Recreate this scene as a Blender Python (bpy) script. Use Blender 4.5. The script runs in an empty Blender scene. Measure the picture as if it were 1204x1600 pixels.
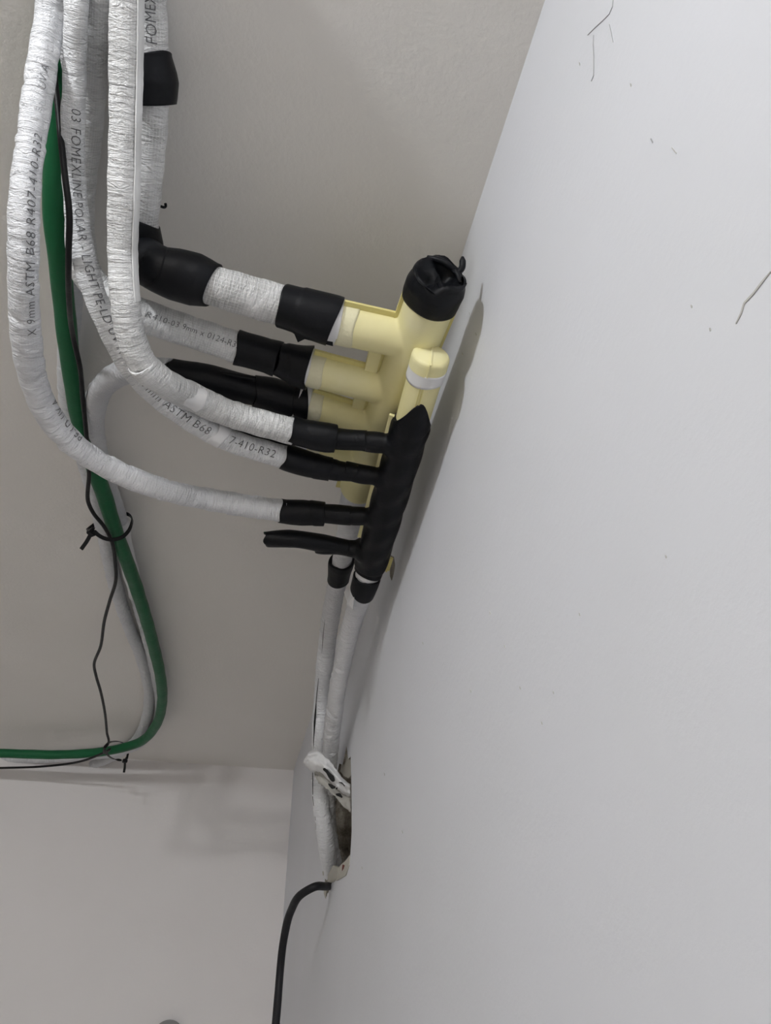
import bpy, bmesh, math, random
import numpy as np
from mathutils import Vector, Matrix, geometry

random.seed(7)
PI = math.pi
C = bpy.context.scene.collection
S = bpy.context.scene

# ------------------------------------------------------------------ camera, world, lamps, exposure
H = 2.6                                              # ceiling height; the room corner in view is x = 0, y = 0
CAM = Vector((-0.196, -2.47, H - 0.788))
F = 1200.0                                           # focal length in pixels of the 1204 x 1600 frame
AX = Vector((0.9805, 0.1190, 0.1570)).normalized()   # room axes seen from the camera (right, down, forward)
AY = Vector((-0.1970, 0.5810, 0.7900)); AY = (AY - AX * AY.dot(AX)).normalized()
AZ = AX.cross(AY)
cam = bpy.data.cameras.new('camera'); co = bpy.data.objects.new('camera', cam); C.objects.link(co)
R = Matrix(((AX.x, -AX.y, -AX.z), (AY.x, -AY.y, -AY.z), (AZ.x, -AZ.y, -AZ.z)))
co.matrix_world = Matrix.Translation(CAM) @ R.to_4x4()
cam.sensor_fit = 'AUTO'; cam.sensor_width = 36; cam.lens = 36 * F / 1600; cam.clip_start = 0.01
S.camera = co
w = bpy.data.worlds.new('world'); S.world = w; w.use_nodes = True
w.node_tree.nodes['Background'].inputs[0].default_value = (.9, .95, 1, 1)
w.node_tree.nodes['Background'].inputs[1].default_value = 0.0
def lamp(name, loc, power, radius, col):
    l = bpy.data.lights.new(name, 'POINT'); l.energy = power; l.shadow_soft_size = radius; l.color = col
    o = bpy.data.objects.new(name, l); C.objects.link(o); o.location = loc
lamp('pendant_lamp', (-0.84, -2.80, H - 0.08), 14.5, 0.04, (.95, .975, 1))
lamp('far_lamp', (-0.78, -8.2, H - 0.12), 108, 0.09, (.99, .985, .975))
S.view_settings.view_transform = 'Standard'; S.view_settings.look = 'None'
S.view_settings.exposure = 0.46; S.view_settings.gamma = 1.0; S.view_settings.use_curve_mapping = False

# ------------------------------------------------------------------ geometry helpers
def ray(px, py):
    v = Vector((px - 602.0, py - 800.0, F))
    return Vector((v.dot(AX), v.dot(AY), v.dot(AZ)))
def at(px, py, drop=None, x=None, y=None):
    """room point on a sight line: at a drop under the ceiling, or at a distance x / y from the walls"""
    r = ray(px, py)
    if drop is not None: t = (H - drop - CAM.z) / r.z
    elif x is not None: t = (x - CAM.x) / r.x
    else: t = (y - CAM.y) / r.y
    return CAM + r * t
def proj(p):
    d = p - CAM
    c = AX * d.x + AY * d.y + AZ * d.z
    return 602 + F * c.x / c.z, 800 + F * c.y / c.z
def on_axis(a, b, py):
    lo, hi = -.3, 1.3
    for _ in range(40):
        m = (lo + hi) / 2
        if proj(a.lerp(b, m))[1] < py: lo = m
        else: hi = m
    return a.lerp(b, lo)
def dr(p): return H - p.z

class Path:
    """a smooth line through points, sampled by arc length, with frames that do not twist"""
    def __init__(self, pts, step=0.0025):
        P = np.array([tuple(p) for p in pts], float)
        if len(P) == 2: P = np.vstack([P[0], (P[0] * 2 + P[1]) / 3, (P[0] + P[1] * 2) / 3, P[1]])
        n = len(P)
        t = np.zeros(n)
        for i in range(1, n): t[i] = t[i-1] + max(np.linalg.norm(P[i] - P[i-1]), 1e-5) ** 0.75
        m = np.zeros_like(P)
        for i in range(n):
            if i == 0: m[i] = (P[1] - P[0]) / (t[1] - t[0])
            elif i == n - 1: m[i] = (P[-1] - P[-2]) / (t[-1] - t[-2])
            else:
                d0 = (P[i] - P[i-1]) / (t[i] - t[i-1]); d1 = (P[i+1] - P[i]) / (t[i+1] - t[i])
                h0, h1 = t[i] - t[i-1], t[i+1] - t[i]
                m[i] = (d0 * h1 + d1 * h0) / (h0 + h1)
        out = []
        for i in range(n - 1):
            h = t[i+1] - t[i]
            u = np.linspace(0, 1, 40, endpoint=False)[:, None]
            out.append((2*u**3-3*u**2+1)*P[i] + (u**3-2*u**2+u)*h*m[i] + (-2*u**3+3*u**2)*P[i+1] + (u**3-u**2)*h*m[i+1])
        D = np.vstack(out + [P[-1:]])
        L = np.concatenate([[0], np.cumsum(np.linalg.norm(np.diff(D, axis=0), axis=1))])
        self.length = L[-1]; self.D = D; self.L = L
        k = max(int(self.length / step), 8)
        s = np.linspace(0, self.length, k + 1)
        Q = np.stack([np.interp(s, L, D[:, j]) for j in range(3)], 1)
        T = np.gradient(Q, axis=0); T /= np.linalg.norm(T, axis=1)[:, None]
        N = np.zeros_like(Q)
        a = np.array([0, 0, -1.0]);  a = a if abs(T[0] @ a) < .9 else np.array([0, -1.0, 0])
        N[0] = a - T[0] * (a @ T[0]); N[0] /= np.linalg.norm(N[0])
        for i in range(1, len(Q)):
            v = N[i-1] - T[i] * (N[i-1] @ T[i]); N[i] = v / np.linalg.norm(v)
        self.s, self.Q, self.T, self.N, self.B = s, Q, T, N, np.cross(T, N)
    def frame(self, s):
        g = lambda A: np.stack([np.interp(s, self.s, A[:, j]) for j in range(3)], -1)
        ext = np.where(s < 0, s, np.where(s > self.length, s - self.length, 0.0))
        T, N, B = g(self.T), g(self.N), g(self.B)
        return g(self.Q) + T * ext[..., None], T, N, B
    def s_at(self, py=None, px=None):
        best = min(range(len(self.Q)), key=lambda i: abs((proj(Vector(self.Q[i]))[1] - py) if py is not None else (proj(Vector(self.Q[i]))[0] - px)))
        return self.s[best]
    def theta_to(self, s, p=CAM):
        q, T, N, B = self.frame(np.array(float(s)))
        d = np.array(p) - q
        return math.atan2(d @ B, d @ N)

def new_obj(name, me, mat, parent=None, smooth=True):
    o = bpy.data.objects.new(name, me); C.objects.link(o)
    if mat: me.materials.append(mat)
    if smooth: me.polygons.foreach_set('use_smooth', [True] * len(me.polygons))
    if parent:
        o.parent = parent; o.matrix_parent_inverse = Matrix.Translation(-parent.location)
    return o
def mesh_from(name, V, Fc, uv=None):
    me = bpy.data.meshes.new(name)
    me.from_pydata([tuple(v) for v in V], [], [tuple(f) for f in Fc])
    if uv is not None:
        l = me.uv_layers.new(name='UVMap')
        idx = np.empty(len(me.loops), int); me.loops.foreach_get('vertex_index', idx)
        l.data.foreach_set('uv', np.asarray(uv, float)[idx].ravel())
    me.update(); return me
def tube_mesh(name, path, rf, s0=None, s1=None, n=36, step=0.0025, rim=0.0025, cap=(False, False), squash=None):
    """a skin round the path between s0 and s1 (numbers or functions of the angle); rf(s, th) is its radius"""
    th = np.linspace(0, 2 * PI, n + 1)[:-1]
    a0 = np.array([s0(t) if callable(s0) else (0.0 if s0 is None else s0) for t in th])
    a1 = np.array([s1(t) if callable(s1) else (path.length if s1 is None else s1) for t in th])
    k = max(int(np.mean(a1 - a0) / step), 3)
    u = np.linspace(0, 1, k + 1)
    Sg = a0[None, :] + (a1 - a0)[None, :] * u[:, None]
    Tg = np.broadcast_to(th[None, :], Sg.shape)
    Rg = rf(Sg, Tg) if callable(rf) else np.full(Sg.shape, float(rf))
    if rim:
        Sg = np.vstack([Sg[:1], Sg, Sg[-1:]]); Tg = np.vstack([Tg[:1], Tg, Tg[-1:]])
        Rg = np.vstack([Rg[:1] - rim, Rg, Rg[-1:] - rim]); 
    q, T, N, B = path.frame(Sg)
    V = q + (N * np.cos(Tg)[..., None] + B * np.sin(Tg)[..., None]) * Rg[..., None]
    if squash: V = squash(V, Sg, q, N, B)
    m = V.shape[0]
    V = V.reshape(-1, 3)
    i = np.arange(m - 1)[:, None] * n; j = np.arange(n)[None, :]; jn = (j + 1) % n
    quads = np.stack([i + j, i + jn, i + n + jn, i + n + j], -1).reshape(-1, 4)[:, ::-1]
    faces = [tuple(f) for f in quads]
    if cap[0]: faces.append(tuple(range(n)))
    if cap[1]: faces.append(tuple(range((m - 1) * n, m * n))[::-1])
    rm = float(np.mean(Rg))
    uv = np.stack([Sg, np.abs(Tg - PI) * rm], -1).reshape(-1, 2)
    return mesh_from(name, V, faces, uv)
def foil_radius(r0, length, seed, density=150, depth=0.0020, seam=None, knots=None):
    """a crinkled wrap: many short dents round the tube and one raised lengthwise seam"""
    rg = np.random.default_rng(seed)
    nC = int(length * density)
    cs = rg.uniform(0, length, nC); ct = rg.uniform(0, 2 * PI, nC)
    cw = rg.uniform(.0016, .0042, nC); ca = rg.uniform(.25, .9, nC); cd = rg.uniform(.25, 1, nC) * depth; ck = rg.uniform(-.007, .007, nC)
    ph = rg.uniform(0, 6, 6)
    order = np.argsort(cs)
    def f(s, th):
        r = (np.interp(s, *knots) if knots else np.full(s.shape, r0)).astype(float)
        r = r + .00035 * np.sin(s * 55 + ph[0] + 1.3 * np.sin(th + ph[1])) + .00045 * np.sin(2 * th + ph[2] + s * 18) + .0003 * np.sin(s * 210 + ph[3] + 2 * np.sin(2 * th))
        for i in order:
            row = (np.abs(s - cs[i]) < .016).any(axis=1) if s.ndim == 2 else slice(None)
            ss, tt = s[row], th[row]
            d = np.angle(np.exp(1j * (tt - ct[i])))
            x = (ss - cs[i] - ck[i] * d) / cw[i]
            r[row] += -cd[i] * np.exp(-np.abs(x)) * np.exp(-(d / ca[i]) ** 2) + .5 * cd[i] * np.exp(-(x - 1.6) ** 2) * np.exp(-(d / ca[i]) ** 2)
        if seam is not None:
            d = np.angle(np.exp(1j * (th - seam)))
            r = r + .0017 / (1 + np.exp(-(0.26 - np.abs(d)) * 26))
        return r
    return f
def rubber_radius(r0, seed, amp=0.0006, knots=None, steps=()):
    rg = np.random.default_rng(seed); ph = rg.uniform(0, 6, 6)
    def f(s, th):
        r = (np.interp(s, *knots) if knots else np.full(s.shape, r0)).astype(float)
        r = r + amp * (np.sin(s * 90 + ph[0] + np.sin(th + ph[1])) + .7 * np.sin(2 * th + ph[2] + s * 40) + .5 * np.sin(3 * th + ph[3] - s * 70))
        for (sc, k, t0, h) in steps:                         # edge of the next turn of tape
            r = r + h / (1 + np.exp(-(s - sc - k * np.cos(th - t0)) / .0005))
        return r
    return f

# ------------------------------------------------------------------ materials (all procedural)
def mat(name, col, rough=.5, spec=.5):
    m = bpy.data.materials.new(name); m.use_nodes = True
    b = m.node_tree.nodes['Principled BSDF']
    b.inputs['Base Color'].default_value = (*col, 1); b.inputs['Roughness'].default_value = rough
    b.inputs['Specular IOR Level'].default_value = spec
    return m, m.node_tree, b
def N_(nt, t, **kw):
    n = nt.nodes.new(t)
    for k, v in kw.items():
        if k in n.inputs: n.inputs[k].default_value = v
        else: setattr(n, k, v)
    return n
def math_(nt, op, a, b=None):
    n = nt.nodes.new('ShaderNodeMath'); n.operation = op
    for i, v in enumerate((a, b)):
        if v is None: continue
        if isinstance(v, (int, float)): n.inputs[i].default_value = v
        else: nt.links.new(v, n.inputs[i])
    return n.outputs[0]
def ramp(nt, fac, stops):
    n = nt.nodes.new('ShaderNodeValToRGB'); nt.links.new(fac, n.inputs[0])
    e = n.color_ramp.elements
    e[0].position, e[0].color = stops[0][0], (*stops[0][1], 1); e[1].position, e[1].color = stops[-1][0], (*stops[-1][1], 1)
    for p, c in stops[1:-1]:
        k = e.new(p); k.color = (*c, 1)
    return n.outputs[0]
def bump(nt, b, height, strength, dist, prev=None):
    n = nt.nodes.new('ShaderNodeBump'); n.inputs['Strength'].default_value = strength; n.inputs['Distance'].default_value = dist
    nt.links.new(height, n.inputs['Height'])
    if prev is not None: nt.links.new(prev.outputs[0], n.inputs['Normal'])
    nt.links.new(n.outputs[0], b.inputs['Normal']); return n

def plaster(name, col, mottled, scale=160, strength=.22):
    m, nt, b = mat(name, col, .62, .35)
    tc = nt.nodes.new('ShaderNodeTexCoord')
    n1 = N_(nt, 'ShaderNodeTexNoise', Scale=scale, Detail=4.0, Roughness=.6); nt.links.new(tc.outputs['Object'], n1.inputs['Vector'])
    n2 = N_(nt, 'ShaderNodeTexNoise', Scale=3.2, Detail=3.0); nt.links.new(tc.outputs['Object'], n2.inputs['Vector'])
    c = ramp(nt, n2.outputs['Fac'], [(.3, tuple(mottled)), (.7, tuple(col))]); nt.links.new(c, b.inputs['Base Color'])
    p = bump(nt, b, n1.outputs['Fac'], strength, .0012)
    n3 = N_(nt, 'ShaderNodeTexNoise', Scale=14.0, Detail=2.0); nt.links.new(tc.outputs['Object'], n3.inputs['Vector'])
    bump(nt, b, n3.outputs['Fac'], .12, .004, p)
    return m
M_wall = plaster('white_wall_paint', (.79, .80, .845), (.765, .775, .81))
M_back = plaster('white_back_wall_paint', (.80, .78, .78), (.78, .755, .755))
M_far = plaster('grey_painted_wall', (.70, .69, .67), (.67, .66, .64))
M_ceil = plaster('off_white_ceiling_paint', (.87, .85, .815), (.845, .82, .785), 150, .55)
M_floor = plaster('grey_floor_tile', (.74, .69, .63), (.70, .65, .59))

def foil(name, col=(.86, .87, .90), dark=(.50, .51, .53), pitch=.0026, amount=.35, rough=.30, lengthwise=0.0):
    m, nt, b = mat(name, col, rough, .5)
    uvn = nt.nodes.new('ShaderNodeUVMap'); sep = nt.nodes.new('ShaderNodeSeparateXYZ'); nt.links.new(uvn.outputs[0], sep.inputs[0])
    k = 2 * PI / pitch
    su = math_(nt, 'SINE', math_(nt, 'MULTIPLY', sep.outputs[0], k)); sv = math_(nt, 'SINE', math_(nt, 'MULTIPLY', sep.outputs[1], k))
    lu = math_(nt, 'POWER', math_(nt, 'MAXIMUM', su, 0), 6); lv = math_(nt, 'POWER', math_(nt, 'MAXIMUM', sv, 0), 6)
    g = math_(nt, 'MAXIMUM', lu, lv)
    tc = nt.nodes.new('ShaderNodeTexCoord')
    n1 = N_(nt, 'ShaderNodeTexNoise', Scale=26.0, Detail=3.0); nt.links.new(tc.outputs['Object'], n1.inputs['Vector'])
    msk = ramp(nt, n1.outputs['Fac'], [(.36, (.25,) * 3), (.6, (1,) * 3)])
    gm = math_(nt, 'MULTIPLY', g, msk)
    inv = math_(nt, 'MULTIPLY', math_(nt, 'SUBTRACT', 1, g), msk)       # the little windows of the scrim look darker
    mix = nt.nodes.new('ShaderNodeMix'); mix.data_type = 'RGBA'
    nt.links.new(math_(nt, 'MULTIPLY', inv, amount), mix.inputs['Factor'])
    mix.inputs['A'].default_value = (*col, 1); mix.inputs['B'].default_value = (*dark, 1)
    nt.links.new(mix.outputs['Result'], b.inputs['Base Color'])
    p = bump(nt, b, gm, .5, .0006)
    mp = nt.nodes.new('ShaderNodeMapping'); mp.inputs['Scale'].default_value = (230, 60, 60); nt.links.new(uvn.outputs[0], mp.inputs['Vector'])
    n2 = N_(nt, 'ShaderNodeTexNoise', Scale=1.0, Detail=3.0, Roughness=.65, Distortion=.8); nt.links.new(mp.outputs[0], n2.inputs['Vector'])
    bump(nt, b, n2.outputs['Fac'], 1.0, .0045, p)
    return m
M_foil = foil('white_crinkled_foil', amount=.16)
M_foil_mesh = foil('white_woven_scrim_foil', (.85, .85, .85), (.30, .30, .29), .0034, .55, .42)
M_foil_thin = foil('white_printed_foil', (.85, .86, .88), (.55, .56, .57), .0024, .14)
M_foil_net = foil('white_ribbed_scrim_foil', (.86, .865, .87), (.42, .42, .41), .0027, .42)
M_foil_grey = foil('pale_grey_foil', (.74, .75, .78), (.52, .53, .55), .0026, .12)

def rubber(name, col, rough=.5):
    m, nt, b = mat(name, col, rough, .22)
    tc = nt.nodes.new('ShaderNodeTexCoord')
    n1 = N_(nt, 'ShaderNodeTexNoise', Scale=45.0, Detail=3.0); nt.links.new(tc.outputs['Object'], n1.inputs['Vector'])
    n2 = N_(nt, 'ShaderNodeTexNoise', Scale=420.0, Detail=2.0); nt.links.new(tc.outputs['Object'], n2.inputs['Vector'])
    p = bump(nt, b, n1.outputs['Fac'], .35, .003); bump(nt, b, n2.outputs['Fac'], .15, .0006, p)
    return m
M_black = rubber('black_rubber_tape', (.0036, .0042, .0062), .46)
M_cable = rubber('black_cable_sheath', (.012, .012, .013), .42)
M_power = rubber('black_rubber_cable_sheath', (.016, .016, .019), .5)
M_green = rubber('dark_green_hose', (.012, .115, .045), .42)
M_tie = rubber('black_nylon', (.010, .010, .011), .4)
M_ink, _, _ = mat('grey_black_print', (.10, .10, .105), .6)
M_white_tape, _, _ = mat('white_vinyl_tape', (.80, .80, .81), .42)

def yellow_foam():
    m, nt, b = mat('pale_yellow_foam', (.83, .77, .45), .55, .4)
    tc = nt.nodes.new('ShaderNodeTexCoord')
    n1 = N_(nt, 'ShaderNodeTexNoise', Scale=18.0, Detail=4.0); nt.links.new(tc.outputs['Object'], n1.inputs['Vector'])
    c = ramp(nt, n1.outputs['Fac'], [(.3, (.83, .76, .40)), (.55, (.88, .82, .46)), (.75, (.90, .85, .54))]); nt.links.new(c, b.inputs['Base Color'])
    n2 = N_(nt, 'ShaderNodeTexNoise', Scale=300.0, Detail=2.0); nt.links.new(tc.outputs['Object'], n2.inputs['Vector'])
    bump(nt, b, n2.outputs['Fac'], .12, .0006)
    return m
M_yellow = yellow_foam()
M_yellow_worn = plaster('scuffed_yellow_foam', (.80, .76, .52), (.84, .82, .70), 240, .8)
M_seam, _, _ = mat('yellow_foam_seam', (.76, .68, .28), .5)

def mortar():
    m, nt, b = mat('rough_grey_mortar', (.3, .28, .25), .9, .2)
    tc = nt.nodes.new('ShaderNodeTexCoord')
    n1 = N_(nt, 'ShaderNodeTexNoise', Scale=38.0, Detail=6.0, Roughness=.7); nt.links.new(tc.outputs['Object'], n1.inputs['Vector'])
    c = ramp(nt, n1.outputs['Fac'], [(.3, (.10, .085, .07)), (.5, (.30, .27, .23)), (.7, (.52, .49, .43))]); nt.links.new(c, b.inputs['Base Color'])
    bump(nt, b, n1.outputs['Fac'], 1, .006)
    return m
M_mortar = mortar()
M_chip = plaster('chipped_beige_plaster', (.56, .54, .48), (.45, .43, .37), 90, .8)
M_brick, _, _ = mat('red_brick_bit', (.16, .03, .02), .8)
M_scrap_grey = plaster('dusty_grey_wrap', (.56, .55, .52), (.45, .44, .41), 120, .5)
M_crack, _, _ = mat('grey_hairline', (.42, .42, .43), .9)
M_speck, _, _ = mat('grey_speck', (.55, .54, .52), .9)
M_grey, _, _ = mat('grey_plastic', (.35, .35, .35), .5)

# ------------------------------------------------------------------ object helpers
def thing(name, label, cat, loc, group=None):
    o = bpy.data.objects.new(name, None); C.objects.link(o); o.location = loc; o.empty_display_size = .02
    o['label'] = label; o['category'] = cat
    if group: o['group'] = group
    return o
def tag(o, label, cat, group=None):
    o['label'] = label; o['category'] = cat
    if group: o['group'] = group
    return o
def struct(o):
    o['kind'] = 'structure'; return o
def box_bm(bm, c, sx, sy, sz, rot=None):
    M = Matrix.Translation(c) @ (rot.to_4x4() if rot else Matrix()) @ Matrix.Diagonal((sx, sy, sz, 1))
    return bmesh.ops.create_cube(bm, size=1, matrix=M)['verts']
def bm_obj(name, bm, m, parent=None, smooth=False):
    me = bpy.data.meshes.new(name); bm.to_mesh(me); bm.free()
    return new_obj(name, me, m, parent, smooth)
def cyl_bm(bm, a, b, r, n=40, r2=None):
    d = b - a
    M = Matrix.Translation((a + b) / 2) @ d.to_track_quat('Z', 'Y').to_matrix().to_4x4()
    bmesh.ops.create_cone(bm, cap_ends=True, segments=n, radius1=r, radius2=r if r2 is None else r2, depth=d.length, matrix=M)
def fused(name, bm, m, parent, voxel=.0016, smooth=8):
    """one continuous moulded skin from overlapping solids, inner corners rounded"""
    me = bpy.data.meshes.new(name); bm.to_mesh(me); bm.free()
    o = bpy.data.objects.new(name, me); C.objects.link(o)
    r = o.modifiers.new('r', 'REMESH'); r.mode = 'VOXEL'; r.voxel_size = voxel
    k = o.modifiers.new('s', 'SMOOTH'); k.factor = .5; k.iterations = smooth
    dg = bpy.context.evaluated_depsgraph_get()
    me2 = bpy.data.meshes.new_from_object(o.evaluated_get(dg)); me2.name = name
    bpy.data.objects.remove(o)
    return new_obj(name, me2, m, parent)
def wrap_text(body, path, rf, s, th, size, parent, direction=1, name='printed_text', spacing=1.0, lift=.0009):
    """print laid round the pipe: runs along it from s, centred at angle th"""
    cu = bpy.data.curves.new(name, 'FONT'); cu.body = body; cu.size = size; cu.align_x = 'LEFT'; cu.align_y = 'CENTER'; cu.space_character = spacing; cu.shear = .12
    cu.resolution_u = 2; cu.offset = -size * .012
    o = bpy.data.objects.new(name, cu); C.objects.link(o)
    dg = bpy.context.evaluated_depsgraph_get()
    me = bpy.data.meshes.new_from_object(o.evaluated_get(dg)); bpy.data.objects.remove(o); bpy.data.curves.remove(cu)
    bm = bmesh.new(); bm.from_mesh(me)
    ys = [v.co.y for v in bm.verts]; xs = [v.co.x for v in bm.verts]
    if not ys: bm.free(); return
    y = min(ys) + .0017
    while y < max(ys):
        bmesh.ops.bisect_plane(bm, geom=bm.verts[:] + bm.edges[:] + bm.faces[:], plane_co=(0, y, 0), plane_no=(0, 1, 0)); y += .0017
    x = min(xs) + .003
    while x < max(xs):
        bmesh.ops.bisect_plane(bm, geom=bm.verts[:] + bm.edges[:] + bm.faces[:], plane_co=(x, 0, 0), plane_no=(1, 0, 0)); x += .003
    bmesh.ops.triangulate(bm, faces=bm.faces[:])
    bm.to_mesh(me); bm.free()
    V = np.array([v.co[:] for v in me.vertices])
    r_mean = float(np.mean(rf(np.full((1, 8), s), np.linspace(0, 6, 8)[None, :])))
    ss = s + direction * V[:, 0]; tt = th - direction * V[:, 1] / r_mean * TEXT_SIGN
    rr = rf(ss[:, None], tt[:, None])[:, 0] + lift
    q, T, N, B = path.frame(ss)
    W = q + (N * np.cos(tt)[:, None] + B * np.sin(tt)[:, None]) * rr[:, None]
    me.vertices.foreach_set('co', W.ravel()); me.update()
    return new_obj(name, me, M_ink, parent, False)
TEXT_SIGN = 1

# ================================================================== THE ROOM
RX, RY = -4.2, -9.0
def slab(name, lo, hi, m):
    bm = bmesh.new(); lo, hi = Vector(lo), Vector(hi)
    box_bm(bm, (lo + hi) / 2, *(hi - lo)); return struct(bm_obj(name, bm, m))
slab('floor', (RX, RY, -.1), (0, 0, 0), M_floor)
slab('ceiling', (RX, RY, H), (0, 0, H + .1), M_ceil)
slab('wall_back', (RX - .1, 0, 0), (.2, .1, H), M_back)
slab('wall_left', (RX - .1, RY, 0), (RX, 0, H), M_far)
slab('wall_front', (RX - .1, RY - .1, 0), (.2, RY, H), M_far)
# right wall with the ragged hole broken through it
hole_px = [(541, 1166), (544, 1186), (547.5, 1182), (548.5, 1215), (549, 1262), (549, 1300), (547, 1338), (541, 1352), (536, 1350), (530, 1366), (521, 1371), (512, 1396), (507, 1388), (508, 1362), (509, 1320), (515, 1270), (521, 1230), (530, 1193), (535, 1195)]
HOLE = [at(px, py, x=0.0) for px, py in hole_px]
outer = [Vector((0, RY, 0)), Vector((0, 0, 0)), Vector((0, 0, H)), Vector((0, RY, H))]
allv = outer + HOLE
tri = geometry.tessellate_polygon([[Vector((v.y, v.z, 0)) for v in outer], [Vector((v.y, v.z, 0)) for v in HOLE]])
nh = len(HOLE)
T_ = .16
V = [tuple(v) for v in allv]; Fc = []
for t in tri:
    a, b, c = [allv[i] for i in t]
    Fc.append(t if (b - a).cross(c - a).x < 0 else t[::-1])
me = mesh_from('wall_right', V + [(T_, v.y, v.z) for v in outer], Fc + [(4 + nh, 7 + nh, 6 + nh, 5 + nh)])
wall_right = struct(new_obj('wall_right', me, M_wall, None, False))
bm = bmesh.new()
rng = random.Random(3)
rings = []
for k, (dx, sc) in enumerate([(0, 1), (.012, 1.02), (.03, .98), (.055, 1.0), (.08, .9), (.10, .75)]):
    cen = sum(HOLE, Vector()) / nh
    rings.append([bm.verts.new((dx + (rng.uniform(-.003, .003) if k else 0), cen.y + (v.y - cen.y) * sc + (rng.uniform(-.006, .006) if k else 0), cen.z + (v.z - cen.z) * sc + (rng.uniform(-.006, .006) if k else 0))) for v in HOLE])
for r0, r1 in zip(rings, rings[1:]):
    for i in range(nh): bm.faces.new((r0[i], r0[(i + 1) % nh], r1[(i + 1) % nh], r1[i]))
bm.faces.new(rings[-1])
bmesh.ops.recalc_face_normals(bm, faces=bm.faces[:]); bmesh.ops.reverse_faces(bm, faces=bm.faces[:])
lining = bm_obj('hole_lining', bm, M_mortar, wall_right); lining['label'] = 'rough broken mortar inside the hole'
def chip(pxs, dx, m, name='plaster_chip', thick=.006):
    bm = bmesh.new(); pts = [at(px, py, x=0.0) for px, py in pxs]
    a = [bm.verts.new((dx + rng.uniform(-.0006, .0006), p.y, p.z)) for p in pts]; b = [bm.verts.new((dx + thick, p.y, p.z)) for p in pts]
    bm.faces.new(a); bm.faces.new(b[::-1])
    for i in range(len(a)): bm.faces.new((a[i], b[i], b[(i + 1) % len(a)], a[(i + 1) % len(a)]))
    bmesh.ops.recalc_face_normals(bm, faces=bm.faces[:])
    return bm_obj(name, bm, m, wall_right)
chip([(541, 1164), (545, 1184), (547, 1181), (547.5, 1208), (541, 1216), (534, 1212), (529, 1205), (531, 1192), (536, 1190)], .003, M_chip)
chip([(541, 1216), (548, 1208), (548, 1262), (540, 1250)], .010, M_chip)
chip([(547, 1336), (546, 1352), (541, 1368), (531, 1374), (527, 1376), (523, 1372), (527, 1362), (533, 1352), (541, 1345)], -.0012, M_chip)
chip([(530, 1356), (521, 1352), (514, 1366), (513, 1380), (522, 1378), (529, 1370)], -.0016, M_chip)
chip([(513, 1374), (508, 1378), (507, 1386), (510, 1401), (513, 1388)], -.0012, M_mortar)
chip([(540, 1352), (537.5, 1351), (536, 1355), (536, 1361), (538.5, 1357)], -.0022, M_brick, 'brick_bit')
chip([(509, 1404), (506, 1396), (506, 1388), (510, 1392)], -.0008, M_chip)
chip([(504, 1362), (506, 1360), (507.5, 1365), (505, 1368)], -.0007, M_chip)
chip([(611, 868), (615, 870), (617, 884), (615, 896), (612, 907), (609.5, 900), (609.5, 884)], -.0006, M_mortar, 'dark_wall_spot')  # thin mortar-coloured spot lying on the wall, no recess cut behind it
def hairline(pxs, wpx=1.3, name='hairline_crack', m=None):
    """a thin scratch on the wall"""
    bm = bmesh.new(); P = [at(px, py, x=0.0) for px, py in pxs]; L = []
    for i, p in enumerate(P):
        d = (P[min(i + 1, len(P) - 1)] - P[max(i - 1, 0)]).normalized(); n = Vector((0, -d.z, d.y))
        wd = wpx * .00022 * (.5 if i in (0, len(P) - 1) else 1)
        L.append([bm.verts.new((x, p.y + n.y * s * wd, p.z + n.z * s * wd)) for s in (-1, 1) for x in (-.0005, .0002)])
    for a, b in zip(L, L[1:]):
        bm.faces.new((a[0], a[2], b[2], b[0])); bm.faces.new((a[0], b[0], b[1], a[1])); bm.faces.new((a[2], a[3], b[3], b[2]))
    bmesh.ops.recalc_face_normals(bm, faces=bm.faces[:])
    return bm_obj(name, bm, m or M_crack, wall_right)
hairline([(958, 0), (957, 10), (952, 22), (940, 34), (930, 43), (918, 55)])
hairline([(927.5, 55), (927, 70), (928, 88), (928, 105), (927.5, 118), (924, 127)], 1.8)
hairline([(952, 38), (955, 50), (958, 66)], .8)
hairline([(1204, 425), (1190, 442), (1178, 458), (1163, 474), (1158, 490), (1150, 506)], 2.6, m=M_speck)
hairline([(1017, 217), (1020, 223)], 2.5); hairline([(1050, 231), (1057, 240)], 2.2, m=M_speck)
for px, py in [(1080, 479), (1109, 515), (985, 133), (905, 100), (743, 522), (722, 553), (733, 490), (660, 1005), (735, 1080), (765, 958), (812, 1075), (788, 1010), (846, 1130), (864, 1082), (565, 1356), (628, 1300), (600, 1210), (905, 960), (1040, 870)]:
    hairline([(px, py - 2.2), (px + .8, py), (px + 1.2, py + 2.2)], 2.0, 'wall_speck', M_speck)

# ================================================================== BRANCH HEADERS
G0 = at(684, 438, x=-.052); G1 = at(562, 757, drop=.145)          # gas header axis, near end to far end
L0 = at(674, 553, x=-.043); L1 = at(579, 880, x=-.043)            # liquid header axis
gdir = (G1 - G0).normalized(); ldir = (L1 - L0).normalized()
gas = thing('branch_header', 'big pale yellow foam branch header nearest the ceiling, its end under a folded black cap', 'pipe header', G0, 'pipe headers')
GY = [530, 609, 667, 722]
g_on = [on_axis(G0, G1, y) for y in GY]
g_end_px = [(522, 502), (474, 572), (472, 628), (470, 696)]
g_end = [at(px, py, drop=dr(a) - .002) for (px, py), a in zip(g_end_px, g_on)]
bm = bmesh.new()
cyl_bm(bm, G0 + gdir * .012, G1, .0268)
bmesh.ops.create_uvsphere(bm, u_segments=32, v_segments=16, radius=.0268, matrix=Matrix.Translation(G1))
for a, b, r in zip(g_on, g_end, (.0232, .0212, .0212, .0208)): cyl_bm(bm, a, b, r, 36)
fused('shell', bm, M_yellow, gas, .0016, 12)
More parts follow.
